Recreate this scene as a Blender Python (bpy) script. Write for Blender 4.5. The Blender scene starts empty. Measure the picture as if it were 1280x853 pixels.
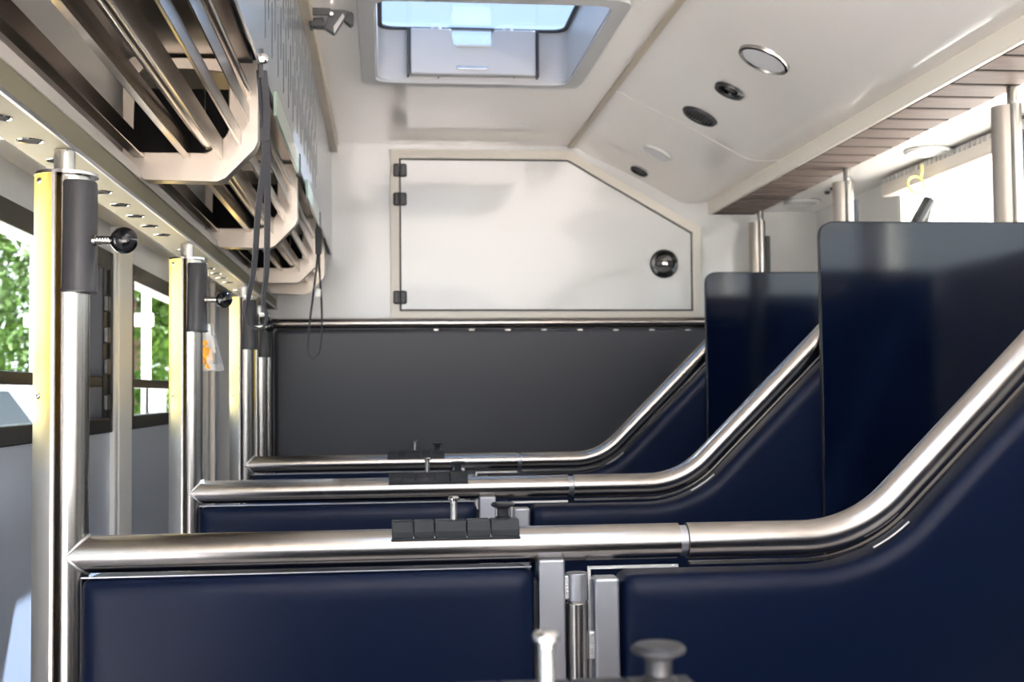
import bpy, bmesh, math, random
from mathutils import Vector, Matrix
random.seed(7)
S = bpy.context.scene
C = S.collection
ZC = 1.6                      # eye height over the vehicle floor
F = 1500.0                    # focal length in pixels of the 1280x853 frame
PI = math.pi
# ------------------------------------------------------------------ camera
VX, VY, ROLL = 480.0, 493.0, 0.0055
_y = Vector((VX-640, -(VY-426.5), -F)).normalized()
_z = Vector((-ROLL, 1, 0)); _z = (_z - _y*_z.dot(_y)).normalized()
_x = _y.cross(_z).normalized()
cam = bpy.data.cameras.new('camera'); cam_o = bpy.data.objects.new('camera', cam); C.objects.link(cam_o)
cam_o.matrix_world = Matrix(((_x[0], _x[1], _x[2], 0), (_y[0], _y[1], _y[2], 0), (_z[0], _z[1], _z[2], ZC), (0, 0, 0, 1)))
cam.sensor_width = 36; cam.lens = F/1280*36; cam.clip_start = .02; cam.clip_end = 300
cam.dof.use_dof = True; cam.dof.focus_distance = 1.72; cam.dof.aperture_fstop = 9.0
S.camera = cam_o
# ------------------------------------------------------------------ sky, sun, exposure
W = bpy.data.worlds.new('sky'); S.world = W; W.use_nodes = True
nt = W.node_tree; nt.nodes.clear()
out = nt.nodes.new('ShaderNodeOutputWorld'); bg = nt.nodes.new('ShaderNodeBackground')
tc = nt.nodes.new('ShaderNodeTexCoord'); sx = nt.nodes.new('ShaderNodeSeparateXYZ'); rp = nt.nodes.new('ShaderNodeValToRGB')
nt.links.new(tc.outputs['Generated'], sx.inputs[0]); nt.links.new(sx.outputs['Z'], rp.inputs[0])
rp.color_ramp.elements[0].position = 0.0; rp.color_ramp.elements[0].color = (.90, .95, 1.0, 1)
rp.color_ramp.elements[1].position = 1.0; rp.color_ramp.elements[1].color = (.52, .68, .90, 1)
nt.links.new(rp.outputs[0], bg.inputs[0]); bg.inputs[1].default_value = 1.5
nt.links.new(bg.outputs[0], out.inputs[0])
sun = bpy.data.lights.new('sun', 'SUN'); sun.energy = 30; sun.angle = .01; sun.color = (1, .95, .90)
sun_o = bpy.data.objects.new('sun', sun); C.objects.link(sun_o)
sun_o.rotation_euler = Vector((.60, .70, 1.18)).to_track_quat('Z', 'Y').to_euler()
S.view_settings.view_transform = 'Standard'; S.view_settings.look = 'None'
S.view_settings.gamma = 1; S.view_settings.use_curve_mapping = False
S.view_settings.exposure = 1.68
# ------------------------------------------------------------------ materials
MATS = {}
def mat(name, col, metal=0, rough=.5, coat=0, noise=0, nscale=(1, 1, 1), bump=0, bscale=200, spec=.5, trans=0, alpha=1, emit=None, aniso=0, col2=None):
    m = bpy.data.materials.new(name); m.use_nodes = True; n = m.node_tree; b = n.nodes['Principled BSDF']
    b.inputs['Base Color'].default_value = (*col, 1); b.inputs['Metallic'].default_value = metal
    b.inputs['Roughness'].default_value = rough; b.inputs['Coat Weight'].default_value = coat
    b.inputs['Coat Roughness'].default_value = .06
    b.inputs['Specular IOR Level'].default_value = spec; b.inputs['Transmission Weight'].default_value = trans
    b.inputs['Alpha'].default_value = alpha; b.inputs['Anisotropic'].default_value = aniso
    if emit: b.inputs['Emission Color'].default_value = (*emit[:3], 1); b.inputs['Emission Strength'].default_value = emit[3]
    if noise or bump or col2:
        t = n.nodes.new('ShaderNodeTexCoord'); mp = n.nodes.new('ShaderNodeMapping'); mp.inputs['Scale'].default_value = nscale
        n.links.new(t.outputs['Object'], mp.inputs[0])
    if noise or col2:
        z = n.nodes.new('ShaderNodeTexNoise'); z.inputs['Scale'].default_value = 30; z.inputs['Detail'].default_value = 4
        n.links.new(mp.outputs[0], z.inputs[0])
        if noise:
            mr = n.nodes.new('ShaderNodeMapRange'); mr.inputs['To Min'].default_value = max(.02, rough-noise); mr.inputs['To Max'].default_value = rough+noise
            n.links.new(z.outputs[0], mr.inputs[0]); n.links.new(mr.outputs[0], b.inputs['Roughness'])
        if col2:
            r = n.nodes.new('ShaderNodeValToRGB'); r.color_ramp.elements[0].position = .35; r.color_ramp.elements[1].position = .65
            r.color_ramp.elements[0].color = (*col, 1); r.color_ramp.elements[1].color = (*col2, 1)
            n.links.new(z.outputs[0], r.inputs[0]); n.links.new(r.outputs[0], b.inputs['Base Color'])
    if bump:
        z2 = n.nodes.new('ShaderNodeTexNoise'); z2.inputs['Scale'].default_value = bscale; z2.inputs['Detail'].default_value = 3
        n.links.new(mp.outputs[0], z2.inputs[0])
        bp = n.nodes.new('ShaderNodeBump'); bp.inputs['Strength'].default_value = bump; bp.inputs['Distance'].default_value = .001
        n.links.new(z2.outputs[0], bp.inputs['Height']); n.links.new(bp.outputs[0], b.inputs['Normal'])
    MATS[name] = m; return m
def glass(name, tint, gloss=.12):
    m = bpy.data.materials.new(name); m.use_nodes = True; n = m.node_tree; n.nodes.clear()
    o = n.nodes.new('ShaderNodeOutputMaterial'); mx = n.nodes.new('ShaderNodeMixShader'); tr = n.nodes.new('ShaderNodeBsdfTransparent')
    g = n.nodes.new('ShaderNodeBsdfGlossy'); tr.inputs[0].default_value = (*tint, 1); g.inputs['Roughness'].default_value = .02
    mx.inputs[0].default_value = gloss
    n.links.new(tr.outputs[0], mx.inputs[1]); n.links.new(g.outputs[0], mx.inputs[2]); n.links.new(mx.outputs[0], o.inputs[0])
    MATS[name] = m; return m
steel = mat('brushed_steel', (.44, .415, .385), 1, .26, noise=.06, nscale=(1, 1, .03), bump=.02, bscale=300)
steel_x = mat('brushed_steel_rail', (.42, .39, .36), 1, .24, noise=.05, nscale=(.03, 1, 1), bump=.02, bscale=300)
steel_y = mat('brushed_steel_bars', (.40, .355, .305), 1, .24, noise=.07, nscale=(1, .03, 1))
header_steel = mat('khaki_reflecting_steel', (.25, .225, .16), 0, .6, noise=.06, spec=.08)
void = mat('dark_cavity', (.004, .004, .004), 0, .7, spec=.1)
steel_plate = mat('satin_steel_plate', (.45, .405, .355), 1, .38, noise=.06, nscale=(1, 1, 1))
steel_dull = mat('ground_steel', (.50, .50, .53), 1, .42, noise=.08, nscale=(3, 3, .1), bump=.03)
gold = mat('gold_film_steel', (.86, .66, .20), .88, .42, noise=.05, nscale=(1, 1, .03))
weldm = mat('weld_bead', (.72, .70, .68), 1, .3, bump=.9, bscale=400)
navy = mat('navy_vinyl', (.0026, .0080, .031), 0, .36, bump=.18, bscale=1100, spec=.21)
navy_lam = mat('navy_laminate', (.0018, .0045, .016), 0, .10, noise=.03, nscale=(3, 3, .3), spec=.4)
charcoal = mat('charcoal_vinyl', (.050, .052, .065), 0, .42, bump=.25, bscale=900)
white = mat('white_gelcoat', (.87, .825, .79), 0, .18, coat=.5, spec=.5, bump=.02, bscale=12)
whitewall = mat('white_wall_laminate', (.70, .69, .675), 0, .2, coat=.5)
cream = mat('cream_trim', (.74, .69, .61), 0, .3)
beige = mat('beige_trim', (.50, .42, .32), 0, .4, col2=(.44, .37, .29), nscale=(1, .2, 1))
seamm = mat('dark_seam', (.045, .045, .045), 0, .6)
blackp = mat('black_plastic', (.018, .018, .02), 0, .38)
blackg = mat('black_gloss', (.006, .006, .007), 0, .06)
rubber = mat('ribbed_black_rubber', (.013, .0145, .018), 0, .5, bump=.2, bscale=600)
sleevem = mat('charcoal_sleeve', (.028, .028, .032), 0, .33, noise=.05, nscale=(1, 1, .1))
webbing = mat('black_webbing', (.035, .035, .04), 0, .8, bump=.6, bscale=500)
greyp = mat('grey_hatch_plastic', (.46, .45, .45), 0, .38)
alu = mat('aluminium_side_panel', (.56, .60, .68), .55, .38, noise=.06, nscale=(1, 1, .1))
offwhite = mat('off_white_pillar', (.72, .69, .64), 0, .3, bump=.03)
winframe = mat('window_frame_black', (.007, .007, .009), 0, .45, spec=.2)
slatm = mat('brown_slat', (.19, .145, .13), 0, .6, noise=.05, col2=(.23, .175, .155), nscale=(.4, 3, 1), spec=.12)
slotpanel = mat('slotted_grey_panel', (.30, .32, .34), .35, .22)
lens = mat('lamp_lens', (.70, .69, .72), 0, .3)
chrome = mat('chrome', (.55, .54, .53), 1, .16)
floorm = mat('rubber_floor', (.52, .48, .455), 0, .7, bump=.5, bscale=60)
gravel = mat('gravel_ground', (.60, .555, .53), 0, .9, col2=(.52, .48, .455), nscale=(.1, .1, .1))
leafm = mat('leaf_green', (.014, .036, .005), 0, .7, spec=.08, col2=(.045, .10, .009), nscale=(.03, .03, .03))
leafd = mat('leaf_dark', (.005, .015, .003), 0, .7, spec=.08, col2=(.016, .04, .006), nscale=(.03, .03, .03))
barkm = mat('bark', (.12, .08, .05), 0, .9)
whitep = mat('white_paint', (.62, .62, .60), 0, .3, coat=.3)
tyre = mat('tyre', (.02, .02, .02), 0, .8)
orange = mat('orange_print', (.95, .42, .03), 0, .5)
yellowp = mat('yellow_cord', (.80, .68, .22), 0, .5)
blind = mat('blind_housing', (.62, .56, .50), 0, .4)
win_glass = glass('window_glass', (.93, .96, .95), .06)
hatch_glass = glass('hatch_glass', (.42, .48, .56), .06)
dark_glass = mat('car_glass', (.03, .04, .05), 0, .15, spec=.2)
flapm = mat('green_edge_glass', (.55, .70, .58), 0, .12, trans=.6)
bagm = mat('clear_bag', (.9, .9, .9), 0, .15, alpha=.35)
# yellow reflection painted into the upper post cover's colour, fading out to steel downwards
def gold_reflection():
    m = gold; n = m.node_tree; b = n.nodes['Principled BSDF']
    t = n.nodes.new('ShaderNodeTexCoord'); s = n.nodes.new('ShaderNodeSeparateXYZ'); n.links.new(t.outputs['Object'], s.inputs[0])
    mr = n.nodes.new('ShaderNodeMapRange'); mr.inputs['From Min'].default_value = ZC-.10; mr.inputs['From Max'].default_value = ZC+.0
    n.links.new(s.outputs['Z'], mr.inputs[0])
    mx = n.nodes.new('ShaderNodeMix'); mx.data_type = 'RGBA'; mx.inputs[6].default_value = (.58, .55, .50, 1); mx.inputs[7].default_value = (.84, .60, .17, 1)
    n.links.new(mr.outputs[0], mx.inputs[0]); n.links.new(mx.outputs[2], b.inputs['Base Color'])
gold_reflection()
# ------------------------------------------------------------------ helpers
def P(px, py, Y):            # point of the world behind a pixel, at depth Y
    d = _dir(px, py); t = Y/d[1]; return Vector((d[0]*t, Y, ZC+d[2]*t))
def _dir(px, py):
    c = Vector((px-640, -(py-426.5), -F))
    return Vector((_x.dot(c), _y.dot(c), _z.dot(c)))
def PX(px, py, X): d = _dir(px, py); t = X/d[0]; return Vector((X, d[1]*t, ZC+d[2]*t))
def PZ(px, py, Z): d = _dir(px, py); t = (Z-ZC)/d[2]; return Vector((d[0]*t, d[1]*t, Z))
LOC = {}
def empty(name, loc, label=None, cat=None, group=None):
    o = bpy.data.objects.new(name, None); o.empty_display_size = .05; C.objects.link(o); o.location = loc
    if label: o['label'] = label; o['category'] = cat
    if group: o['group'] = group
    LOC[o.name] = Vector(loc); return o
def obj(name, bm, m, parent=None, bevel=0, seg=2, angle=35, flat=False):
    """link ONE mesh object; bm is in world coordinates"""
    off = LOC[parent.name] if parent is not None else Vector((0, 0, 0))
    bmesh.ops.recalc_face_normals(bm, faces=bm.faces)
    if off.length: bmesh.ops.translate(bm, verts=bm.verts, vec=-off)
    me = bpy.data.meshes.new(name); bm.to_mesh(me); bm.free()
    me.materials.append(m)
    if not flat:
        me.polygons.foreach_set('use_smooth', [True]*len(me.polygons))
        me.set_sharp_from_angle(angle=math.radians(angle))
    o = bpy.data.objects.new(name, me); C.objects.link(o)
    if parent is not None: o.parent = parent; LOC[o.name] = off
    if bevel:
        md = o.modifiers.new('bevel', 'BEVEL'); md.width = bevel; md.segments = seg; md.limit_method = 'ANGLE'; md.angle_limit = math.radians(30)
        md.harden_normals = True
    if parent is None: LOC[o.name] = Vector((0, 0, 0))
    return o
def struct(name, bm, m, parent=None, **k):
    o = obj(name, bm, m, parent, **k); o['kind'] = 'structure'; return o
def tag(o, label, cat, group=None):
    o['label'] = label; o['category'] = cat
    if group: o['group'] = group
    return o
def copy_tree(o, parent=None):
    c = o.copy(); C.objects.link(c)
    if parent is not None: c.parent = parent
    LOC[c.name] = LOC[o.name]
    for ch in list(o.children): copy_tree(ch, c)
    return c
def B(): return bmesh.new()
def box(bm, x0, x1, y0, y1, z0, z1):
    v = [bm.verts.new(p) for p in ((x0,y0,z0),(x1,y0,z0),(x1,y1,z0),(x0,y1,z0),(x0,y0,z1),(x1,y0,z1),(x1,y1,z1),(x0,y1,z1))]
    for f in ((0,3,2,1),(4,5,6,7),(0,1,5,4),(1,2,6,5),(2,3,7,6),(3,0,4,7)): bm.faces.new([v[i] for i in f])
    return bm
def prism(bm, pts, a0, a1, axis='y', inner=None):
    def mk(p, a):
        if axis == 'y': return (p[0], a, p[1])
        if axis == 'x': return (a, p[0], p[1])
        return (p[0], p[1], a)
    n = len(pts)
    A = [bm.verts.new(mk(p, a0)) for p in pts]; Bv = [bm.verts.new(mk(p, a1)) for p in pts]
    if inner is None:
        bm.faces.new(A); bm.faces.new(Bv[::-1])
    for i in range(n): bm.faces.new((A[i], A[(i+1) % n], Bv[(i+1) % n], Bv[i]))
    if inner is not None:   # ring, inner has as many points
        A2 = [bm.verts.new(mk(p, a0)) for p in inner]; B2 = [bm.verts.new(mk(p, a1)) for p in inner]
        for i in range(n):
            j = (i+1) % n
            bm.faces.new((A[i], A[j], A2[j], A2[i])); bm.faces.new((Bv[i], B2[i], B2[j], Bv[j])); bm.faces.new((A2[i], A2[j], B2[j], B2[i]))
    return bm
def tube(bm, pts, r, seg=24, caps=True, closed=False, rads=None):
    pts = [Vector(p) for p in pts]; n = len(pts); rings = []
    nrm = None
    for i, p in enumerate(pts):
        if closed: d = (pts[(i+1) % n]-pts[i-1]).normalized()
        else: d = (pts[min(i+1, n-1)]-pts[max(i-1, 0)]).normalized()
        if nrm is None:
            a = Vector((0, 0, 1)) if abs(d.z) < .9 else Vector((1, 0, 0)); nrm = (a-d*a.dot(d)).normalized()
        else: nrm = (nrm-d*nrm.dot(d)).normalized()
        bn = d.cross(nrm); rr = rads[i] if rads else r
        rings.append([bm.verts.new(p+(nrm*math.cos(t)+bn*math.sin(t))*rr) for t in (2*PI*k/seg for k in range(seg))])
    m = n if closed else n-1
    for i in range(m):
        a, b = rings[i], rings[(i+1) % n]
        for k in range(seg): bm.faces.new((a[k], a[(k+1) % seg], b[(k+1) % seg], b[k]))
    if caps and not closed: bm.faces.new(rings[0][::-1]); bm.faces.new(rings[-1])
    return bm
def lathe(bm, prof, c, axis=(0, 0, 1), seg=32):
    """prof: list of (radius, height) along the axis, from c"""
    ax = Vector(axis).normalized(); a = Vector((1, 0, 0)) if abs(ax.x) < .9 else Vector((0, 1, 0))
    u = (a-ax*a.dot(ax)).normalized(); w = ax.cross(u); c = Vector(c); rings = []
    for r, h in prof:
        if r < 1e-6: rings.append([bm.verts.new(c+ax*h)])
        else: rings.append([bm.verts.new(c+ax*h+(u*math.cos(t)+w*math.sin(t))*r) for t in (2*PI*k/seg for k in range(seg))])
    for i in range(len(rings)-1):
        p, q = rings[i], rings[i+1]
        for k in range(seg):
            k2 = (k+1) % seg
            if len(p) == 1 and len(q) == 1: continue
            if len(p) == 1: bm.faces.new((p[0], q[k2], q[k]))
            elif len(q) == 1: bm.faces.new((p[k], p[k2], q[0]))
            else: bm.faces.new((p[k], p[k2], q[k2], q[k]))
    return bm
def ball(c, r, seg=24):
    return [(r*math.sin(PI*i/12), -r*math.cos(PI*i/12)) for i in range(13)]
def strip(bm, path, width_dirs, w, t):
    """flat webbing ribbon along path; width_dirs per point"""
    pts = [Vector(p) for p in path]; n = len(pts); R = []
    for i, p in enumerate(pts):
        d = (pts[min(i+1, n-1)]-pts[max(i-1, 0)]).normalized(); wd = Vector(width_dirs[i]); wd = (wd-d*wd.dot(d)).normalized(); nn = d.cross(wd)
        R.append([bm.verts.new(p+wd*a*w/2+nn*b*t/2) for a, b in ((-1, -1), (1, -1), (1, 1), (-1, 1))])
    for i in range(n-1):
        for k in range(4): bm.faces.new((R[i][k], R[i][(k+1) % 4], R[i+1][(k+1) % 4], R[i+1][k]))
    bm.faces.new(R[0][::-1]); bm.faces.new(R[-1]); return bm
def smoothpath(pts, n=8):
    pts = [Vector(p) for p in pts]; out = []
    for i in range(len(pts)-1):
        p0 = pts[max(i-1, 0)]; p1 = pts[i]; p2 = pts[i+1]; p3 = pts[min(i+2, len(pts)-1)]
        for k in range(n):
            t = k/n; out.append(.5*((2*p1)+(p2-p0)*t+(2*p0-5*p1+4*p2-p3)*t*t+(3*p1-p0-3*p2+p3)*t**3))
    out.append(pts[-1]); return out
YF = 4.63                      # far wall
Y0 = -1.6                      # open rear end behind the camera
XL, XR = -.62, 1.73            # side walls
CE = ZC+.966
# ------------------------------------------------------------------ structure
struct('floor', box(B(), XL-.05, XR+.05, Y0, YF+.05, -.06, 0), floorm)
go = obj('ground', box(B(), -60, 60, -60, 90, -1.25, -1.05), gravel); go['kind'] = 'structure'
# skylight opening in the ceiling
HX0, HX1, HY0, HY1 = -.02, .575, 2.90, 3.655
bm = B()
for r in ((XL, HX0, Y0, YF), (HX1, .728, Y0, YF), (HX0, HX1, Y0, .35), (HX0, HX1, 1.15, HY0), (HX0, HX1, HY1, YF)):   box(bm, r[0], r[1], r[2], r[3], CE, CE+.04)  # the gap above the camera is an added roof opening, for extra light
bmesh.ops.remove_doubles(bm, verts=bm.verts, dist=1e-5)
struct('ceiling', bm, white, flat=True)
# sloping ceiling panels over the right side, one before and one after the seam
def slope_panel(name, y0, y1):
    prof = [(.735, CE-.004), (.752, CE-.004), (.772, CE-.012), (.80, ZC+.935)]
    prof += [(.80+(1.14-.80)*i/6, ZC+.935+(.765-.935)*i/6+.006*math.sin(PI*i/6)) for i in range(1, 7)]
    prof += [(1.175, ZC+.749), (1.205, ZC+.743), (1.245, ZC+.743), (1.286, ZC+.748)]
    up = [(x, z+.05) for x, z in prof[::-1]]
    return struct(name, prism(B(), prof+up, y0, y1), white, angle=50)
slope_panel('ceiling_slope', Y0, 3.747); slope_panel('ceiling_slope', 3.753, YF)
struct('trim_1', box(B(), .722, .742, Y0, YF, CE-.008, CE+.01), beige, bevel=.002)
struct('trim_2', box(B(), 1.281, 1.297, Y0, YF, ZC+.699, ZC+.750), cream, bevel=.004)
# lower ceiling above the right aisle
struct('ceiling_aisle', box(box(B(), 1.297, 1.472, Y0, YF, ZC+.724, ZC+.76), 1.472, XR, Y0, YF, ZC+.713, ZC+.76), white)
# far wall
struct('wall_far', box(B(), XL, XR, YF, YF+.05, 0, CE), whitewall)
# left wall with two windows
def wall_with_holes(name, X0, X1, holes, z_top, m, y_end=YF):
    ys = sorted({Y0, y_end} | {h[0] for h in holes} | {h[1] for h in holes}); bm = B()
    for a, b in zip(ys[:-1], ys[1:]):
        h = [q for q in holes if q[0] <= a+1e-6 and q[1] >= b-1e-6]
        if h:
            box(bm, X0, X1, a, b, 0, h[0][2]); box(bm, X0, X1, a, b, h[0][3], z_top)
        else: box(bm, X0, X1, a, b, 0, z_top)
    return struct(name, bm, m, flat=True)
WZ0, WZ1 = ZC-.080, ZC+.328
LW = [(1.42, 2.81, WZ0, WZ1), (3.015, 4.10, WZ0, WZ1), (-.9, 1.2, WZ0, WZ1)]
wall_with_holes('wall_left', XL-.06, XL, LW, CE, alu)
RW = [(-1.0, 1.0, ZC+.34, ZC+.69), (1.15, 3.86, ZC+.34, ZC+.69)]
wall_with_holes('wall_right', XR, XR+.06, RW, CE, whitewall)
def window(name, X, y0, y1, z0, z1, side, mid=None):
    f = B(); w = .028
    X0, X1 = (X-.045, X+.008) if side < 0 else (X-.008, X+.045)
    for r in ((y0, y0+w, z0, z1), (y1-w, y1, z0, z1), (y0+w, y1-w, z0, z0+w*1.2), (y0+w, y1-w, z1-w*1.5, z1)): box(f, X0, X1, r[0], r[1], r[2], r[3])
    fr = struct(name, f, winframe if side < 0 else whitep, bevel=.003)
    g = obj('pane', box(B(), X-.022, X-.018, y0+w, y1-w, z0+w*1.2, z1-w*1.5) if side < 0 else box(B(), X+.018, X+.022, y0+w, y1-w, z0+w*1.2, z1-w*1.5), win_glass, fr)
    if side < 0:
        obj('sash_rail', box(B(), X-.035, X+.002, y0+w, y1-w, ZC+.022, ZC+.045), winframe, fr, bevel=.003)
        obj('sash_stile', box(B(), X-.035, X+.004, y1-w-.055, y1-w-.012, z0+w, z1-w), winframe, fr, bevel=.003)
        for zz in (.19, .12, .05, -.03):
            obj('catch', box(B(), X-.005, X+.013, y1-w-.045, y1-w-.02, ZC+zz, ZC+zz+.035), blackp, fr, bevel=.003)
    return fr
for i, h in enumerate(LW): window('window_%d' % (i+1), XL, *h, -1)
for i, h in enumerate(RW): window('window_%d' % (i+4), XR, *h, 1)
# off-white upright trims between the windows and by the far wall
struct('trim_3', box(B(), XL-.002, XL+.014, 2.85, 2.99, 0, ZC+.40), offwhite, bevel=.004)
struct('trim_4', box(B(), XL-.002, XL+.012, 4.16, 4.27, 0, ZC+.40), offwhite, bevel=.004)
struct('trim_5', box(B(), XL-.002, XL+.03, 4.30, 4.34, 0, ZC+.40), steel)
struct('trim_6', box(B(), XL-.002, XL+.012, 2.815, 2.84, 0, ZC+.39), whitep, bevel=.003)
# soffit left of the header
struct('ceiling_soffit', box(B(), XL, -.477, Y0, YF, ZC+.395, ZC+.41), offwhite)
struct('trim_7', box(B(), -.53, -.505, Y0, 1.70, ZC+.355, ZC+.395), steel_y, bevel=.002)
# ------------------------------------------------------------------ far wall door, rail, padding
t = empty('hatch_door', (P(680, 389, YF)), 'large white door with a slanted corner on the far wall', 'door')
def fp(pts): return [(P(x, y, YF).x, P(x, y, YF).z) for x, y in pts]
def inset(pts, d):
    n = len(pts); out = []
    ccw = sum(pts[i-1][0]*pts[i][1]-pts[i][0]*pts[i-1][1] for i in range(n))
    for i in range(n):
        p0 = Vector(pts[i-1]); p1 = Vector(pts[i]); p2 = Vector(pts[(i+1) % n])
        e1 = (p1-p0).normalized(); e2 = (p2-p1).normalized()
        n1 = Vector((-e1.y, e1.x)); n2 = Vector((-e2.y, e2.x))
        if ccw < 0: n1 = -n1; n2 = -n2
        b = (n1+n2); b = b/(b.length_squared)*2*d if b.length > 1e-6 else n1*d
        out.append((p1.x+b.x, p1.y+b.y))
    return out
dp = fp([(499, 199), (709, 201), (864, 292), (865, 389), (500, 389)])
obj('door_frame', prism(B(), inset(dp, -.036), YF-.016, YF, inner=inset(dp, -.001)), cream, t, bevel=.003)
obj('door_seal', prism(B(), inset(dp, 0), YF-.006, YF-.001), seamm, t)
obj('door_leaf', prism(B(), inset(dp, .0055), YF-.012, YF-.004), whitewall, t, bevel=.001)
for y in (213, 249, 372):
    c = P(500, y, YF-.016); h = obj('hinge', box(B(), c.x-.026, c.x+.026, YF-.026, YF-.010, c.z-.026, c.z+.026), blackp, t, bevel=.008, seg=3)
    obj('pin', tube(B(), [(c.x, YF-.028, c.z-.024), (c.x, YF-.028, c.z+.024)], .006, 12), seamm, h)
c = P(830, 330, YF-.012)
k = obj('knob', lathe(B(), [(.055, 0), (.057, .004), (.052, .012), (.040, .013), (.036, .006), (0, .006)], c, (0, -1, 0)), blackg, t)
obj('knob_grip', box(B(), c.x-.034, c.x+.034, c.y-.018, c.y-.005, c.z-.011, c.z+.011), blackp, k, bevel=.004)
obj('knob_centre', lathe(B(), [(.010, 0), (.010, .02), (0, .022)], c, (0, -1, 0), 16), chrome, k)
t = empty('padded_wall', (.2, YF, 0), 'charcoal padded wall panel under a steel tube below the white door', 'padding')
zt = P(610, 404, YF-.02).z; xl = P(341, 404, YF-.02).x
obj('padded_panel', box(B(), xl+.006, 1.40, YF-.05, YF-.006, .3, zt-.022), charcoal, t, bevel=.02, seg=4)
obj('top_tube', tube(B(), [(xl-.02, YF-.025, zt), (1.40, YF-.025, zt)], .0195), steel_x, t)
obj('side_tube', tube(B(), [(xl-.018, YF-.03, 0), (xl-.018, YF-.03, zt+.02)], .0195), steel, t)
for i in range(8):
    px = 545+i*45; c = P(px, 412.5, YF-.052); obj('stud', box(B(), c.x-.010, c.x+.010, YF-.053, YF-.049, c.z-.002, c.z+.002), weldm, t)
# ------------------------------------------------------------------ stall partitions
ZR = ZC-.2050; RR = .0243
YP = [1.626, 2.62, 3.63, .70]
ZTOP = ZC+.30
def rail_path(y, off=0.0, x0=.412, x1=1.395):
    """centre line of the swing gate's rail; off shifts it downwards / outwards"""
    xb, zb, sl = .654, ZR, .985
    a = math.atan(sl); R = .19
    tl = R*math.tan(a/2)
    pts = [(x0, zb-off)]
    cx, cz = xb-tl, zb+R
    for i in range(15):
        q = a*i/14; pts.append((cx+(R+off)*math.sin(q), cz-(R+off)*math.cos(q)))
    xt = xb+(ZTOP-zb)/sl; R2 = .12; tl2 = R2*math.tan(a/2)
    for i in range(11):
        q = a*(1-i/10); pts.append((xt+tl2-(R2-off)*math.sin(q), ZTOP-R2+(R2-off)*math.cos(q)))
    pts.append((x1, ZTOP-off))
    return pts
def seamline(y): pass
def pad(bm, pts, y0, y1, b, rad):
    """upholstered slab with a soft rounded rim from a 2d outline"""
    lv = []
    for d, dy in ((0, b), (b*.06, b*.6), (b*.25, b*.3), (b*.55, b*.1), (b*1.0, b*.02), (b*1.5, 0), (b*1.7, 0)):
        lv.append((round_poly(inset(pts, d), [max(q-d*.5, .003) if q else 0 for q in rad]), dy))
    rings = [[bm.verts.new((x, y0+dy, z)) for x, z in p] for p, dy in lv]
    rb = [bm.verts.new((x, y1, z)) for x, z in round_poly(pts, rad)]
    n = len(rb)
    for a, c in zip([rb]+rings[:-1], rings):
        for i in range(n): bm.faces.new((a[i], a[(i+1) % n], c[(i+1) % n], c[i]))
    bm.faces.new(rings[-1]); bm.faces.new(rb[::-1]); return bm
def round_poly(pts, r, n=5):
    out = []
    for i in range(len(pts)):
        p0, p1, p2 = Vector(pts[i-1]), Vector(pts[i]), Vector(pts[(i+1) % len(pts)])
        if r[i] == 0: out.append(tuple(p1)); continue
        a = p1+(p0-p1).normalized()*r[i]; b = p1+(p2-p1).normalized()*r[i]
        for k in range(n+1):
            t_ = k/n; q = a*(1-t_)**2+p1*2*t_*(1-t_)+b*t_*t_; out.append((q.x, q.y))
    return out
YB = YP[0]
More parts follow.
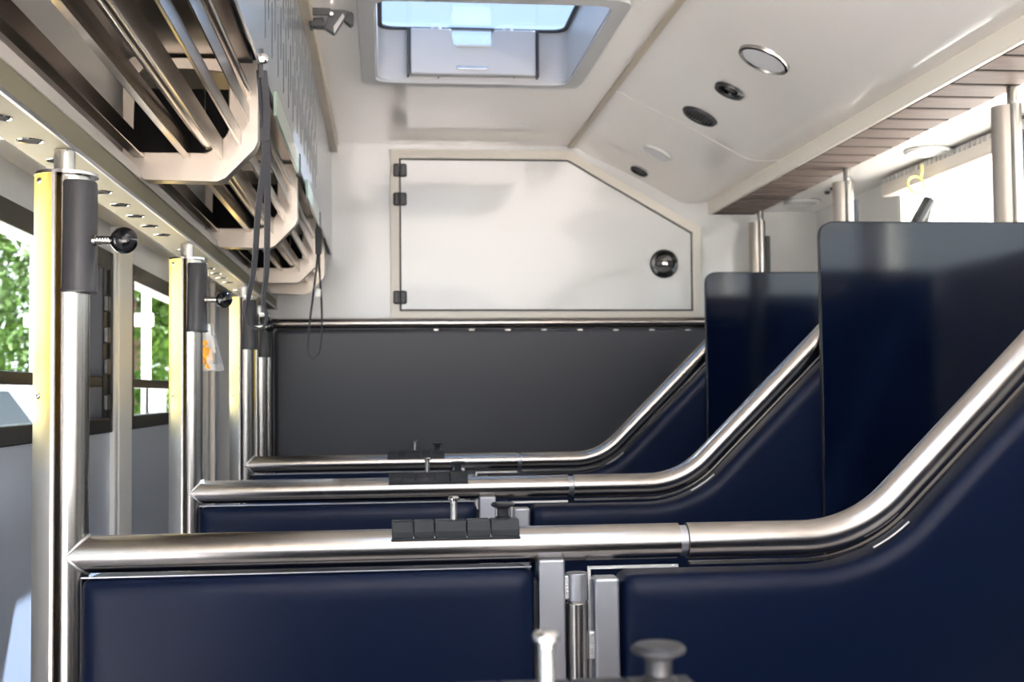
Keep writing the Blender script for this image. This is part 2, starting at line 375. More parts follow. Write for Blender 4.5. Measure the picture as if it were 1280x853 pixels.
def make_partition():
    y = YB
    t = empty('stall_partition', (-.1, y, 0), 'x', 'partition')
    # rail, coped round the post
    x0 = -.409
    obj('top_rail', tube(B(), [(x0+.003, y, ZR), (.400, y, ZR)], RR, 32), steel_x, t)
    bm = B(); pts = []
    for i in range(33):
        q = 2*PI*i/32; yy = RR*math.sin(q); zz = RR*math.cos(q)
        pts.append((x0+math.sqrt(max(RR*RR-yy*yy, 0))*1.0+.001, y+yy*1.02, ZR+zz*1.02))
    tube(bm, pts[:-1], .0019, 8, closed=True); obj('weld_ring', bm, weldm, t)
    obj('rail_sleeve', tube(B(), [(.385, y, ZR), (.411, y, ZR)], RR-.0035, 28), steel_dull, t)
    # steel carrier line and pad
    zt = ZR-RR-.004
    bm = B(); box(bm, x0+.02, .195, y-.022, y-.018, zt+.0000, zt+.0016); obj('seam_strip', bm, steel_dull, t)
    pts = [(x0+.020, .45), (.199, .45), (.199, zt-.001), (x0+.020, zt-.001)]
    obj('padded_panel', pad(B(), pts, y-.034, y+.030, .022, [0, 0, .020, .015]), navy, t, angle=80)
    obj('frame_edge', box(B(), x0+.012, x0+.020, y-.016, y+.016, .35, zt), seamm, t)
    obj('backing_panel', box(B(), x0+.02, .205, y-.012, y+.012, .35, zt-.02), seamm, t)
    # square upright and hinge
    bm = B(); box(bm, .2035, .239, y-.030, y+.005, .35, ZR-.018); obj('square_upright', bm, steel_dull, t, bevel=.003, seg=3)
    bm = B(); tube(bm, [(.2565, y-.018, ZR-.037), (.2565, y-.018, ZR-.0745)], .0150, 28); obj('hinge_knuckle', bm, steel_dull, t, bevel=.0015)
    bm = B(); box(bm, .238, .245, y-.026, y-.012, ZR-.072, ZR-.040); obj('weld', bm, weldm, t, bevel=.002)
    # latch: rubber pad, spring bolt, knob
    zc = ZR
    bm = B(); prof = [(-.0215, .012), (-.0215, .022), (-.014, .0345), (.012, .0345), (.0205, .022), (.0205, .014)]
    base = B(); box(base, .0085, .1805, y-.0235, y+.0215, zc+.010, zc+.0135); lp = obj('latch_plate', base, rubber, t, bevel=.0012); 
    xs = [(.0095, .0375), (.0385, .0655), (.0665, .1085), (.1095, .1405), (.1415, .1795)]
    for a, b in xs:
        bm = B(); prism(bm, [(y+p, zc+q+.001) for p, q in prof], a, b, 'x'); obj('rib', bm, rubber, lp, bevel=.0014, seg=2)
    prof = [(.0052, 0)]
    for i in range(9): prof += [(.0052, .0025*i+.0008), (.0043, .0025*i+.0016), (.0052, .0025*i+.0025)]
    prof += [(.0052, .026), (.0078, .027), (.0080, .030), (.0060, .0325), (0, .033)]
    obj('spring_bolt', lathe(B(), prof, (.0926, y-.004, zc+.0345), seg=20), chrome, lp)
    obj('latch_knob', lathe(B(), [(.0105, 0), (.0105, .003), (.0078, .005), (.0078, .013), (.009, .0155), (.0155, .018), (.0162, .0205), (.014, .0228), (.006, .0238), (0, .0238)], (.1587, y-.004, zc+.0345)), blackp, lp)
    return t
def make_gate():
    y = YB
    t = empty('stall_gate', (.7, y, 0), 'x', 'gate')
    P0 = rail_path(y)
    obj('top_rail', tube(B(), [(p[0], y, p[1]) for p in P0], RR, 32), steel_x, t)
    # seam strips below the rail, following it
    lo = rail_path(y, RR+.006, x0=.415)
    obj('seam_strip', strip(B(), [(p[0], y, p[1]) for p in lo], [(0, 1, 0)]*len(lo), .012, .004), steel_x, t)
    lo2 = [p for p in rail_path(y, RR+.012, x0=.30)]
    obj('welded_lip', tube(B(), [(p[0], y-.014, p[1]) for p in lo2[9:15]], .0018, 8), steel_dull, t)
    top = rail_path(y, RR+.017, x0=.327)
    pts = [(1.375, .45), (.317, .45), (.317, top[0][1])]+top[1:-1]+[(1.375, top[-1][1])]
    obj('padded_panel', pad(B(), pts, y-.034, y+.030, .022, [0, 0, .02]+[0]*(len(pts)-3)), navy, t, angle=80)
    obj('backing_panel', box(B(), .33, 1.37, y-.01, y+.01, .35, ZR-.06), seamm, t)
    bm = B(); box(bm, .278, .313, y-.030, y+.005, .35, ZR-.044); obj('square_upright', bm, steel_dull, t, bevel=.005, seg=3)
    bm = B(); box(bm, .276, .400, y-.002, y+.003, ZR-.036, ZR-.032); box(bm, .2742, .2782, y-.002, y+.003, ZR-.30, ZR-.032)
    obj('upright_edge', bm, weldm, t)
    obj('hinge_barrel', tube(B(), [(.2565, y-.018, .40), (.2565, y-.018, ZR-.077)], .0150, 28), steel, t, bevel=.0015)
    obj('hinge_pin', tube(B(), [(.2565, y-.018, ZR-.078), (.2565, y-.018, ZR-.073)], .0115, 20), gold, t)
    bm = B(); box(bm, .270, .280, y-.026, y-.012, ZR-.153, ZR-.115); obj('weld', bm, weldm, t, bevel=.003)
    return t
pt = make_partition(); gt = make_gate()
pl = ['nearest full navy padded stall partition with steel top rail and left upright', 'navy padded stall partition in the middle of the row, with lit left rail', 'farthest navy padded stall partition before the charcoal far wall', 'blurred foreground stall partition showing only its bolt and knob at the bottom']
gl = ['nearest navy padded swing gate with sweeping steel rail at the right', 'middle navy padded swing gate whose sloping rail meets the tall front panel', 'farthest navy padded swing gate, its sloping rail meeting the rear panel', 'foreground swing gate of which only a blurred rail sliver shows bottom right']
for i, y in enumerate(YP):
    a = pt if i == 0 else copy_tree(pt); b = gt if i == 0 else copy_tree(gt)
    a.location = (-.1, y, 0); b.location = (.7, y, 0)
    a['label'] = pl[i]; b['label'] = gl[i]; a['group'] = 'stall partitions in a row'; b['group'] = 'swing gates in a row'
# ------------------------------------------------------------------ left posts
def arc(cx, cy, r, a0, a1, n=18): return [(cx+r*math.cos(math.radians(a0+(a1-a0)*i/n)), cy+r*math.sin(math.radians(a0+(a1-a0)*i/n))) for i in range(n+1)]
def make_post():
    y = YB; t = empty('stall_post', (-.409, y, 0), 'x', 'post')
    obj('post_tube', tube(B(), [(-.409, y, 0), (-.409, y, ZC+.29)], RR, 32), steel, t)
    o = arc(-.4157, y+.004, .040, 90, 262); i_ = arc(-.4157, y+.004, .037, 90, 262)
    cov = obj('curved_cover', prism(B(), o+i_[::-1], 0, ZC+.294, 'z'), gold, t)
    obj('cover_lip', box(B(), -.4240, -.4200, y-.0372, y-.030, 0, ZC+.294), steel, t)
    obj('cap_ring', lathe(B(), [(0, 0), (.0405, 0), (.0405, .004), (.038, .005), (0, .005)], (-.4157, y+.004, ZC+.291)), chrome, t)
    obj('spigot', tube(B(), [(-.4175, y, ZC+.29), (-.4175, y, ZC+.326)], .0135, 24), steel, t)
    sl = obj('sliding_sleeve', lathe(B(), [(0, 0), (.0262, 0), (.0268, .002), (.0262, .004), (.0258, .006), (.0255, .144), (.0245, .147), (0, .147)], (-.4005, y-.002, ZC+.1365)), sleevem, t)
    zz = ZC+.2055
    prof = [(.0075, 0), (.0075, .004), (.0058, .005)]
    for q in range(6): prof += [(.0062, .006+q*.0035), (.0054, .0078+q*.0035)]
    prof += [(.0062, .030), (0, .030)]
    obj('knob_stem', lathe(B(), prof, (-.379, y-.01, zz), (1, 0, 0), 20), steel, sl)
    obj('ball_knob', lathe(B(), ball(0, .0178), (-.3390, y-.01, zz), (1, 0, 0), 28), blackg, sl)
    for z in (ZC+.281, ZC+.002):
        a = math.radians(228); c = Vector((-.4157+.0398*math.cos(a), y+.004+.0398*math.sin(a), z))
        n = Vector((math.cos(a), math.sin(a), 0))
        s = obj('screw', lathe(B(), [(0, .002), (.0022, .002), (.0040, .0012), (.0044, 0), (0, -.001)], c, n, 16), steel, t)
        u = Vector((-n.y, n.x, 0)); bm = B()
        for d in (u+Vector((0, 0, 1)), u-Vector((0, 0, 1))):
            d.normalize(); tube(bm, [c+n*.0018-d*.0026, c+n*.0018+d*.0026], .0007, 6)
        obj('slot', bm, seamm, s)
    return t
po = make_post()
ql = ['nearest steel stall post with gold-filmed cover, charcoal sleeve and black ball knob', 'second steel stall post from the front, gold cover and black ball knob', 'third steel stall post, behind the hanging black strap', 'farthest left steel post, just in front of the padded far wall']
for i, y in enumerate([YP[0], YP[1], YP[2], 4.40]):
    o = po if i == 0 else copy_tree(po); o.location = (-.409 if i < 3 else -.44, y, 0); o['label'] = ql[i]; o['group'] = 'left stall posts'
    if i == 3:
        for ch in list(o.children):
            for g_ in list(ch.children):
                if g_.name.startswith(('ball_knob', 'knob_stem')): bpy.data.objects.remove(g_)
# ------------------------------------------------------------------ header beam with round holes
t = empty('header_beam', (-.45, 1.5, ZC+.325), 'long steel header beam with round holes above the left posts', 'beam')
obj('beam_body', box(B(), -.477, -.405, Y0, YF, ZC+.327, ZC+.363), header_steel, t, bevel=.0015)
obj('edge_flange', box(B(), -.4065, -.4015, Y0, YF, ZC+.325, ZC+.3305), steel_dull, t, bevel=.001)
obj('top_flange', box(B(), -.4045, -.4025, Y0, YF, ZC+.363, ZC+.380), blind, t)
rim = None
for k in range(24):
    y = 1.05+.1297*k
    if any(abs(y-q) < .045 for q in YP[:3]) or y > YF-.05: continue
    if rim is None:
        rim = obj('hole_rim', lathe(B(), [(.0125, .002), (.0160, 0), (.0165, .001), (.0150, .003)], (-.4455, y, ZC+.3255)), chrome, t)
        hole = obj('hole', lathe(B(), [(0, .0035), (.0138, .0022), (.0138, .003), (0, .0045)], (-.4455, y, ZC+.3235)), void, t); yb = y
    else:
        for s_ in (rim, hole):
            c_ = s_.copy(); C.objects.link(c_); c_.location.y = y-yb
# ------------------------------------------------------------------ overhead rack
t = empty('overhead_rack', (-.33, 2.05, ZC+.37), 'long stainless overhead rack of bars and chamfered brackets along the left', 'rack')
yr0, yr1 = .25, 4.30
KX = .972
def lbar(name, x0, x1, z0, z1, m=steel_y, y0=yr0, y1=yr1, bv=.0015): return obj(name, box(B(), x0*KX, x1*KX, y0, y1, ZC+z0, ZC+z1), m, t, bevel=bv)
BR = [2.05, 2.98, 3.91]
ends = [(yr0, BR[0]-.001), (BR[0]+.035, BR[1]-.001), (BR[1]+.035, BR[2]-.001), (BR[2]+.035, 4.35)]
for (a, b) in ends:
    lbar('slat', -.427, -.408, .400, .429, y0=a, y1=b)
    lbar('slat', -.343, -.330, .400, .430, y0=a, y1=b)
    lbar('slat', -.2795, -.275, .397, .432, y0=a, y1=b, bv=.001)
    lbar('slat', -.250, -.2445, .424, .450, y0=a, y1=b, bv=.001)
    lbar('slat', -.2335, -.2305, .462, .492, y0=a, y1=b, bv=.001)
    for (x, z, r) in ((-.302, .425, .0095), (-.316, .431, .0035), (-.234, .512, .0085)):
        obj('round_bar', tube(B(), [(x*KX, a, ZC+z), (x*KX, b, ZC+z)], r, 20), steel_y, t)
obj('back_sheet', box(B(), -.452, -.446, Y0, 4.4, ZC+.37, ZC+.60), offwhite, t)
obj('top_sheet', box(B(), -.446, -.222, Y0, 4.4, ZC+.575, ZC+.58), steel_y, t)
for b in BR+[4.35]:
    outer = [(-.4085, .366), (-.286, .364), (-.272, .370), (-.222, .420), (-.216, .434), (-.216, .572), (-.30, .574), (-.43, .574), (-.445, .56), (-.445, .40)]
    inner = [(-.420, .413), (-.305, .413), (-.297, .416), (-.272, .441), (-.266, .452), (-.264, .55), (-.31, .556), (-.41, .556), (-.425, .54), (-.428, .43)]
    o = [(x*KX, ZC+z-.003) for x, z in outer]; i_ = [(x*KX, ZC+z-.003) for x, z in inner]
    br = obj('bracket', prism(B(), o, b, b+.005, inner=i_), steel_plate, t, bevel=.0012)
    thin = [(x, z) for x, z in inset(o, .003)]
    obj('flange', prism(B(), o, b+.005, b+.034, inner=thin), steel_plate, br)
    if b < 4:
        obj('end_cover', box(B(), -.425, -.300, b+.008, b+.012, ZC+.405, ZC+.52), void, br)
        obj('end_cover', box(B(), -.298, -.26, b+.008, b+.012, ZC+.44, ZC+.52), void, br)
obj('edge_strip', box(B(), -.256, -.213, .3, 1.97, ZC+.548, ZC+.556), mat('bronze_strip', (.20, .16, .13), .8, .3), t, bevel=.001)
obj('strip_end', tube(B(), [(-.256, 1.975, ZC+.552), (-.211, 1.975, ZC+.552)], .009, 12), blackp, t)
# ------------------------------------------------------------------ upper cabinet wall with slots
t = empty('upper_cabinet', (-.3, 1.5, ZC+.58), 'long grey upper cabinet with staggered slots, above the steel rack', 'cabinet')
obj('cabinet_body', box(B(), XL+.003, -.199, Y0, YF, ZC+.585, CE-.03), slotpanel, t, bevel=.002)
obj('cabinet_front', box(B(), -.199, -.195, Y0, 2.66, ZC+.535, CE-.03), slotpanel, t)
obj('cabinet_front', box(B(), -.199, -.195, 2.664, YF, ZC+.535, CE-.03), slotpanel, t)
bm = B(); r2 = random.Random(3)
y = 2.02; k = 0
while y < 3.6:
    z = ZC+.60+(.05 if k % 2 else 0)
    while z < CE-.12:
        L = .10; box(bm, -.1953, -.1942, y, y+.004, z, min(z+L, CE-.05)); z += L+.045
    y += .062; k += 1
so = obj('slots', bm, seamm, t, flat=True); so['kind'] = 'stuff'
struct('trim_8', box(B(), -.200, -.172, Y0, YF, CE-.034, CE), beige, bevel=.003)
# green-edged flaps
for i, (a, b) in enumerate(((2.16, 2.74), (3.05, 3.62))):
    t = empty('glass_flap', (-.2, (a+b)/2, ZC+.5), ['greenish glass flap hanging under the slotted cabinet behind the strap', 'smaller, farther greenish glass flap under the slotted cabinet'][i], 'flap')
    obj('glass_sheet', box(B(), -.194, -.188, a, b, ZC+.500, ZC+.545), flapm, t, bevel=.001)
    obj('end_cap', box(B(), -.196, -.186, b, b+.02, ZC+.497, ZC+.548), blackp, t)
# ------------------------------------------------------------------ straps
def loop_strap(label, px_path, Y, w, th, hang):
    t = empty('hanging_strap', P(hang[0], hang[1], Y), label, 'strap')
    for path in px_path:
        pts = smoothpath([P(p[0], p[1], Y+p[2]) for p in path], 8); n = len(pts)
        dirs = [(math.cos(.5+1.2*i/n), math.sin(.5+1.2*i/n)*.9, 0) for i in range(n)]
        obj('strap_web', strip(B(), pts, dirs, w, th), webbing, t)
    return t
st = loop_strap('black webbing loop strap hanging in front of the third post', [
    [(329, 88, 0), (333, 140, 0), (331, 200, -.005), (323, 260, -.01), (318, 330, -.01), (311, 370, -.01), (307, 393, -.01), (312, 407, -.008), (321, 412, -.004)],
    [(325, 88, .004), (330, 150, .004), (334, 200, .006), (334, 280, .01), (333, 340, .01), (329, 375, .008), (333, 395, .006), (330, 408, .002), (320, 412, -.004)]], 1.95, .0125, .0022, (326, 65))
c = P(326, 75, 1.95)
obj('hook_plate', box(B(), c.x-.004, c.x+.004, c.y-.004, c.y+.006, c.z-.030, c.z+.018), blackp, st, bevel=.001)
obj('rivet', lathe(B(), [(.009, 0), (.008, .003), (.004, .005), (0, .0055)], P(329, 73, 1.944), (.3, -1, 0), 16), chrome, st)
obj('stitching', box(B(), P(324, 170, 1.93).x, P(335, 170, 1.93).x, 1.943, 1.947, P(330, 176, 1.945).z, P(330, 160, 1.945).z), webbing, st)
st2 = loop_strap('thin black cord loop hanging over the charcoal far wall panel', [
    [(399, 285, 0), (396, 330, 0), (390, 380, 0), (386, 415, 0), (385, 440, 0), (391, 450, 0)],
    [(400, 285, .004), (399, 330, .004), (402, 380, .004), (402, 415, .004), (399, 440, .004), (391, 450, 0)]], 3.62, .006, .003, (399, 270))
c = P(397, 278, 3.62)
obj('hook_plate', box(B(), c.x-.005, c.x+.005, c.y-.004, c.y+.006, c.z-.035, c.z+.03), blackp, st2, bevel=.001)
obj('strap_pad', box(B(), P(394, 300, 3.61).x, P(402, 300, 3.61).x, 3.60, 3.61, P(398, 318, 3.6).z, P(398, 285, 3.6).z), webbing, st2, bevel=.003)
obj('clip', box(B(), P(395, 366, 3.61).x, P(401, 366, 3.61).x, 3.612, 3.618, P(398, 371, 3.6).z, P(398, 361, 3.6).z), whitep, st2, bevel=.002)
# bag with orange print
t = empty('plastic_bag', P(258, 465, 3.2), 'small clear plastic bag with orange contents hanging behind the second post', 'bag')
bag = B(); g = []
for i in range(9):
    row = []
    for j in range(7):
        px = 262+(j-3)*(1.2+i*.75)-i*.4; py = 405+i*7.2
        row.append(bag.verts.new(P(px, py+((j % 2)*2 if i == 8 else 0), 3.2+.012*math.sin(i*1.3+j)+.02*math.sin(j))))
    g.append(row)
for i in range(8):
    for j in range(6): bag.faces.new((g[i][j], g[i][j+1], g[i+1][j+1], g[i+1][j]))
bmesh.ops.solidify(bag, geom=bag.faces[:], thickness=.002)
obj('bag_film', bag, bagm, t)
bm = B()
for (px, py, r) in ((257, 440, .014), (262, 447, .012), (254, 451, .010), (260, 458, .008), (256, 429, .008), (265, 439, .007)):
    lathe(bm, [(r*math.sin(PI*i/8), -r*math.cos(PI*i/8)*.5) for i in range(9)], P(px, py, 3.2), (0, 1, 0), 12)
obj('orange_contents', bm, orange, t)
c = P(262, 405, 3.2); obj('cord', tube(B(), [(c.x, 3.2, c.z-.005), (c.x, 3.2, ZC+.327)], .0012, 6), blackp, t)
# ------------------------------------------------------------------ roof hatch
t = empty('roof_hatch', (.28, 3.3, CE), 'grey framed roof hatch with pale blue glass in the white ceiling', 'roof window')
def rrect(x0, x1, y0, y1, r): return round_poly([(x0, y0), (x1, y0), (x1, y1), (x0, y1)], [r]*4, 6)
obj('flange', prism(B(), rrect(-.062, .615, 2.84, 3.695, .06), CE-.014, CE, 'z', inner=rrect(-.018, .572, 2.885, 3.652, .05)), greyp, t, bevel=.003)
obj('liner', prism(B(), rrect(-.020, .575, 2.885, 3.655, .05), CE-.006, CE+.085, 'z', inner=rrect(-.014, .569, 2.891, 3.649, .05)), greyp, t)
def openring(x0, x1, y0, y1, r, g0, g1):
    q = rrect(x0, x1, y0, y1, r); k = next(i for i in range(len(q)) if q[i][1] > y1-1e-6)   # first point on the far side
    q = q[k:]+q[:k]
    return [(g0, y1)]+q[1:]+q[:1]+[(g1, y1)]
oo = openring(-.020, .575, 2.885, 3.655, .05, .215, .335); ii = openring(-.014, .569, 2.891, 3.649, .05, .215, .335)
obj('upper_liner', prism(B(), oo+ii[::-1], CE+.085, CE+.150, 'z'), greyp, t)
obj('notch_glass', box(B(), .205, .345, 3.656, 3.660, CE+.08, CE+.165), hatch_glass, t)
hb = obj('handle_bar', prism(B(), [(.085, CE+.005), (.47, CE+.005), (.47, CE+.146), (.340, CE+.146), (.332, CE+.095), (.218, CE+.095), (.210, CE+.146), (.085, CE+.146)], 3.61, 3.648), greyp, t, bevel=.006, seg=3)
obj('recess', box(B(), .225, .325, 3.604, 3.612, CE+.02, CE+.03), chrome, hb, bevel=.002)
for x in (.078, .475): obj('gap', box(B(), x-.003, x+.003, 3.603, 3.645, CE+.002, CE+.146), seamm, t)
obj('handle_lip', tube(B(), [(.222, 3.603, CE+.092), (.328, 3.603, CE+.092)], .004, 10), whitep, t)
obj('glass_seal', prism(B(), rrect(-.014, .569, 2.891, 3.649, .05), CE+.150, CE+.156, 'z', inner=rrect(.0, .556, 2.905, 3.635, .045)), seamm, t)
obj('dome_glass', prism(B(), rrect(-.018, .573, 2.887, 3.653, .05), CE+.158, CE+.164, 'z'), hatch_glass, t)
for px in (548, 643): obj('screw_head', lathe(B(), [(.004, 0), (.003, .002), (0, .0025)], PZ(px, 97, CE-.014), (0, 0, -1), 12), steel, t)
for x in (.165, .385): obj('button', lathe(B(), [(.018, 0), (.016, .006), (0, .008)], (x, 3.63, CE+.146), (0, 0, 1), 16), greyp, t)
# ------------------------------------------------------------------ lamps and vents on the slope
pn = Vector((.765-.935, 0, -(1.14-.80))).normalized()
p0 = Vector((.955, 0, ZC+.935-(.155)*.5+.0045))
def on_slope(px, py):
    d = _dir(px, py); o = Vector((0, 0, ZC)); tt = (p0-o).dot(pn)/d.dot(pn); return o+d*tt
def slope_lamp(px, py, r, label, lm):
    c = on_slope(px, py); t = empty('ceiling_lamp', c, label, 'lamp')
    obj('bezel', lathe(B(), [(r*.80, .002), (r*.86, .008), (r*.97, .007), (r, 0), (r, -.004)], c, pn, 40), lm, t)
    obj('lens', lathe(B(), [(0, .006), (r*.5, .0055), (r*.82, .004), (r*.82, -.004)], c, pn, 40), lens, t)
slope_lamp(955, 74, .070, 'large round ceiling lamp with a silver rim on the sloping white panel', steel)
slope_lamp(821, 191, .058, 'round white ceiling lamp near the far end of the sloping panel', whitep)
def slope_vent(px, py, r, label, n):
    c = on_slope(px, py); t = empty('air_vent', c, label, 'vent')
    obj('rim', lathe(B(), [(r*.76, -.003), (r*.80, .006), (r*.93, .008), (r, .002), (r, -.004)], c, pn, 36), blackp, t)
    obj('back_plate', lathe(B(), [(0, .0005), (r*.78, .0005), (r*.78, -.004)], c, pn, 30), seamm, t)
    u = pn.cross(Vector((0, 1, 0))).normalized(); w = Vector((0, 1, 0))
    for i in range(n):
        q = -r*.7+1.4*r*(i+.5)/n; h = math.sqrt(max((r*.76)**2-q*q, 0))
        obj('fin', tube(B(), [c+u*q-w*h+pn*.003, c+u*q+w*h+pn*.003], .0016, 6), sleevem, t)
slope_vent(875, 145, .058, 'black louvred round vent beside the seam of the sloping panel', 8)
slope_vent(799, 214, .036, 'small black round vent at the far end of the sloping panel', 4)
c = on_slope(912, 113); r = .045; t = empty('speaker', c, 'small black round outlet between the louvred vent and large lamp', 'outlet')
obj('rim', lathe(B(), [(r*.72, 0), (r*.78, .006), (r*.95, .008), (r, .001), (r, -.004)], c, pn, 36), blackp, t)
obj('dish', lathe(B(), [(0, -.001), (r*.45, 0), (r*.5, .004), (r*.55, 0), (r*.75, .001)], c, pn, 32), blackg, t)
# ------------------------------------------------------------------ slatted shelf, right
t = empty('slatted_soffit', (1.35, 3, ZC+.70), 'brown slatted strip running along the right ceiling trim', 'slats')
y = 2.37-.117*14; sl = None; k = 0
while y < YF-.02:
    if sl is None: sl = obj('slat', box(B(), 1.297, 1.470, y+.010, y+.107, ZC+.698, ZC+.711), slatm, t, bevel=.0015); yb = y
    else: c_ = sl.copy(); C.objects.link(c_); c_.location.y = y-yb
    if y+.24 > YF: break
    y += .117
obj('backing', box(B(), 1.297, 1.470, Y0, YF, ZC+.7005, ZC+.722), void, t)
# ------------------------------------------------------------------ right posts
def make_rpost():
    y = 2.625; x = 1.445; t = empty('right_post', (x, y, 0), 'x', 'post')
    o = arc(x-.004, y+.006, .031, 40, 268, 26); i_ = arc(x-.004, y+.006, .028, 40, 268, 26)
    obj('curved_cover', prism(B(), o+i_[::-1], 0, ZC+.652, 'z'), steel_plate, t)
    obj('cover_cap', lathe(B(), [(0, 0), (.031, 0), (.031, .004), (0, .004)], (x-.004, y+.006, ZC+.650)), steel_plate, t)
    obj('post_tube', tube(B(), [(x+.006, y-.020, 0), (x+.006, y-.020, ZC+.655)], .0150, 24), steel, t)
    obj('spigot', tube(B(), [(x+.006, y-.010, ZC+.65), (x+.006, y-.010, ZC+.698)], .0120, 24), steel, t)
    obj('bolt', lathe(B(), [(.004, 0), (.004, .002), (0, .003)], (x+.006, y-.0215, ZC+.662), (0, -1, 0), 12), steel_dull, t)
    obj('sleeve', box(B(), x+.026, x+.044, y-.012, y+.014, ZC+.38, ZC+.60), sleevem, t, bevel=.004)
    return t
rp_ = make_rpost()
rl = ['nearest right steel post, standing at the frame edge above the tall panel', 'middle right steel post behind the tall glossy panel', 'farthest right steel post, by the far end of the brown slats']
for i, (x, y) in enumerate(((1.445, 2.625), (1.450, 3.635), (1.452, 4.52))):
    o = rp_ if i == 0 else copy_tree(rp_); o.location = (x, y, 0); o['label'] = rl[i]; o['group'] = 'right posts'
# ------------------------------------------------------------------ tall glossy head panels
for i, (pxl, pyt, y) in enumerate(((1027, 278, 2.572), (883, 341, 3.578))):
    xl_ = P(pxl, 400, y).x; zt_ = P(pxl+60, pyt, y).z
    t = empty('head_panel', (1.2, y, 0), ['tall glossy navy head panel at the right, nearest of the two', 'smaller-looking glossy navy head panel behind, nearer the far wall'][i], 'panel', 'tall head panels')
    pts = round_poly([(xl_, .9), (1.70, .9), (1.70, zt_), (xl_, zt_)], [0, 0, .02, .036], 8)
    obj('laminate_sheet', prism(B(), pts, y, y+.012), navy_lam, t, bevel=.001)
    obj('edge_band', prism(B(), inset(pts, -.0022), y+.001, y+.011, inner=inset(pts, .0005)), rubber, t)
    obj('bracket', box(B(), 1.405, 1.42, y+.012, y+.025, zt_-.10, zt_-.06), steel, t)
for y in (1.572, .652):
    t = empty('head_panel', (1.2, y, 0), 'glossy navy head panel beside the camera, right of the picture, %s' % ('farther' if y > 1 else 'nearest'), 'panel', 'tall head panels')
    pts = round_poly([(.978, .9), (1.70, .9), (1.70, ZC+.37), (.978, ZC+.37)], [0, 0, .02, .036], 8)
    obj('laminate_sheet', prism(B(), pts, y, y+.012), navy_lam, t, bevel=.001)
# ------------------------------------------------------------------ aisle behind: blind, ceiling rings, key ring
t = empty('blind_housing', (XR-.03, 2.5, ZC+.66), 'beige roller blind housing with ribbed edge above the right window', 'blind')
obj('housing', box(B(), XR-.055, XR, 1.1, 3.88, ZC+.648, ZC+.709), blind, t, bevel=.006)
bm = B(); y = 2.2
rb = None
while y < 3.85:
    if rb is None: rb = obj('rib', box(B(), XR-.060, XR-.05, y, y+.014, ZC+.690, ZC+.706), greyp, t, bevel=.002); yb = y
    else: c_ = rb.copy(); C.objects.link(c_); c_.location.y = y-yb
    y += .030
for i, (px, py) in enumerate(((1160, 188), (1003, 252))):
    c = PZ(px, py, ZC+.711)
    t = empty('ring_light', c, ['round white ring light on the aisle ceiling, nearer the front', 'round white ring light on the aisle ceiling by the far post'][i], 'lamp')
    obj('ring', lathe(B(), [(.050, 0), (.052, .008), (.062, .010), (.068, .004), (.068, 0)], c, (0, 0, -1), 36), whitep, t)
    obj('lens', lathe(B(), [(0, .005), (.050, .004), (.050, 0)], c, (0, 0, -1), 36), lens, t)
for i, (px, py) in enumerate(((1034, 240), (1041, 235))):
    c = PZ(px, py, ZC+.711)
    tag(obj('ceiling_stud', lathe(B(), [(.010, -.001), (.010, .004), (.006, .009), (0, .010)], c, (0, 0, -1), 14), blackp), ['tiny black stud on the aisle ceiling, the one farther from the middle post', 'tiny black stud on the aisle ceiling, the one closer to the middle post'][i], 'stud', 'studs on aisle ceiling')
yk = 3.49
t = empty('key_ring', P(1146, 214, yk), 'yellow ring with a black clip hanging from the blind housing', 'key ring')
c = P(1145, 231, yk); R = .026
obj('yellow_ring', tube(B(), [(c.x+R*math.cos(a), c.y+.006*math.sin(a), c.z+R*math.sin(a)) for a in (2*PI*k/28 for k in range(28))], .0038, 10, closed=True), yellowp, t)
obj('hook', tube(B(), [P(1152, 206, yk), P(1153, 214, yk), P(1151, 222, yk)], .0045, 8), yellowp, t)
obj('shackle', tube(B(), [P(1159, 232, yk), P(1165, 242, yk), P(1163, 252, yk), P(1155, 248, yk)], .004, 8), chrome, t)
a, b = P(1162, 250, yk), P(1143, 284, yk)
obj('clip_body', tube(B(), [a, b], .019, 10), blackp, t)
a, b = P(1166, 256, yk), P(1157, 284, yk)
obj('clip_gate', tube(B(), [a, b], .011, 10), steel, t)
# ------------------------------------------------------------------ pivot bracket under the ceiling
yk = 3.02
t = empty('pivot_bracket', P(388, 22, yk), 'black two-block pivot bracket hanging at the ceiling edge top left', 'bracket')
def slab(name, px, y0, y1, m): 
    pts = [(P(a, b, yk).x, P(a, b, yk).z) for a, b in px]; return obj(name, prism(B(), pts, y0, y1), m, t, bevel=.002)
slab('mount_plate', [(385, 9), (414, 9), (414, 23), (387, 23)], yk-.03, yk-.02, sleevem)
slab('mount_block', [(385, 9), (388, 9), (391, 35), (387, 34)], yk-.03, yk+.03, blackp)
slab('lower_arm', [(389, 24), (404, 23), (409, 35), (390, 34)], yk-.01, yk+.02, blackp)
slab('arm', [(402, 8), (408, 2), (436, 17), (418, 45), (406, 37), (412, 20)], yk-.018, yk+.006, sleevem)
slab('tongue', [(420, 9), (422, 3), (442, 18), (442, 30), (438, 33), (431, 27)], yk-.006, yk+.02, blackp)
slab('end_face', [(418, 45), (417, 36), (429, 19), (431, 24)], yk-.021, yk-.017, greyp)
obj('pivot_pin', lathe(B(), [(.006, 0), (.005, .003), (0, .004)], P(414, 17, yk-.031), (0, -1, 0), 14), chrome, t)
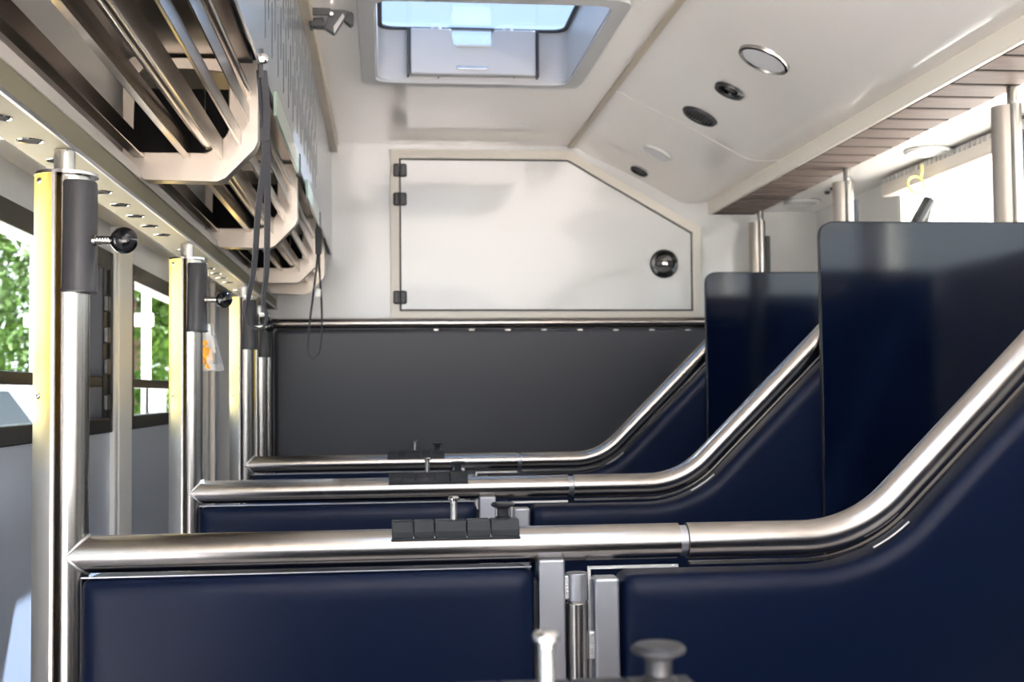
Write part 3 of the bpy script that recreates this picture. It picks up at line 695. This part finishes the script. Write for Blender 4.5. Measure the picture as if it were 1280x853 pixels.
# ------------------------------------------------------------------ outdoors, left
def tree(x, y, h, w, seed, m, label, nleaf=9000, base=-1.05):
    r = random.Random(seed); t = empty('tree', (x, y, base), label, 'tree', 'trees outside the left windows')
    obj('trunk', tube(B(), [(x, y, base), (x+.1, y, base+h*.35), (x-.1, y+.1, base+h*.8)], .2, 10, rads=[.22, .16, .05]), barkm, t)
    vs, fs = [], []
    blobs = [(x+r.uniform(-.5, .5)*w, y+r.uniform(-.5, .5)*w, base+h*r.uniform(.22, .85), w*r.uniform(.25, .42)) for _ in range(16)]
    for i in range(nleaf):
        bx, by, bz, br = r.choice(blobs); d = Vector((r.gauss(0, 1), r.gauss(0, 1), r.gauss(0, 1))).normalized()*br*r.uniform(.6, 1.05)
        c = Vector((bx, by, bz))+d; s = r.uniform(.06, .13)
        a = Vector((r.gauss(0, 1), r.gauss(0, 1), r.gauss(0, 1))).normalized(); b2 = a.orthogonal().normalized()
        k = len(vs); vs += [c-a*s, c+b2*s*.5, c+a*s, c-b2*s*.5]; fs.append((k, k+1, k+2, k+3))
    me = bpy.data.meshes.new('foliage'); me.from_pydata([tuple(v-Vector((x, y, base))) for v in vs], [], fs); me.materials.append(m)
    o = bpy.data.objects.new('foliage', me); C.objects.link(o); o.parent = t; o['kind'] = 'stuff'
tree(-8.6, 24, 8.2, 3.2, 1, leafm, 'light green tree seen through the upper left of the nearest window')
tree(-9.2, 35, 8.4, 5.0, 2, leafd, 'dark green tree beyond the white vehicle, nearest window')
tree(-4.9, 24, 7.8, 2.7, 3, leafm, 'leafy green tree filling the second left window')
tree(-5.8, 47, 11.5, 5.2, 4, leafd, 'dark tree at the right of the second left window')
tree(-15.5, 40, 8.5, 5.5, 5, leafd, 'dark tree at the far left beyond the windows')
# white van
vx, vy = -4.95, 16.2; base = -1.05
t = empty('white_van', (vx, vy, base), 'white van with sloping windscreen parked outside the nearest left window', 'van')
prof = [(-1.7, .5), (-1.75, 1.45), (-1.1, 1.95), (-.35, 2.9), (2.6, 2.98), (2.7, .5)]
obj('body', prism(B(), [(vx-p[0]*.9, base+p[1]) for p in prof], vy-.9, vy+.9, 'y'), whitep, t, bevel=.06)
obj('windscreen', prism(B(), [(vx-p[0]*.9, base+p[1]) for p in [(-1.0, 2.02), (-.42, 2.74), (.35, 2.74), (.35, 2.02)]], vy-.93, vy+.93, 'y'), dark_glass, t, bevel=.02)
for dx in (-1.1, 1.9):
    for dy in (-.8, .8): obj('wheel', lathe(B(), [(0, -.1), (.33, -.1), (.36, 0), (.33, .1), (0, .1)], (vx-dx*.9, vy+dy, base+.36), (0, 1, 0)), tyre, t)
t = empty('white_frame_shelter', (-4.3, 20, base), 'white painted post and beam shelter frame outside the second left window', 'shelter')
for x in (-3.85, -5.6): obj('post', box(B(), x-.06, x+.06, 20, 20.12, base, 4.1), whitep, t)
obj('beam', box(B(), -5.75, -3.75, 19.98, 20.14, 2.75, 2.95), whitep, t)
obj('low_panel', box(B(), -3.85, -3.55, 20, 20.1, base, 1.75), whitep, t)
obj('barrier_wall', box(B(), -14, -5.9, 21, 21.2, base, 1.9), mat('pale_wall', (.22, .20, .18), 0, .8), None)
w = bpy.data.objects['barrier_wall']; tag(w, 'low pale wall outside behind the white van', 'wall')
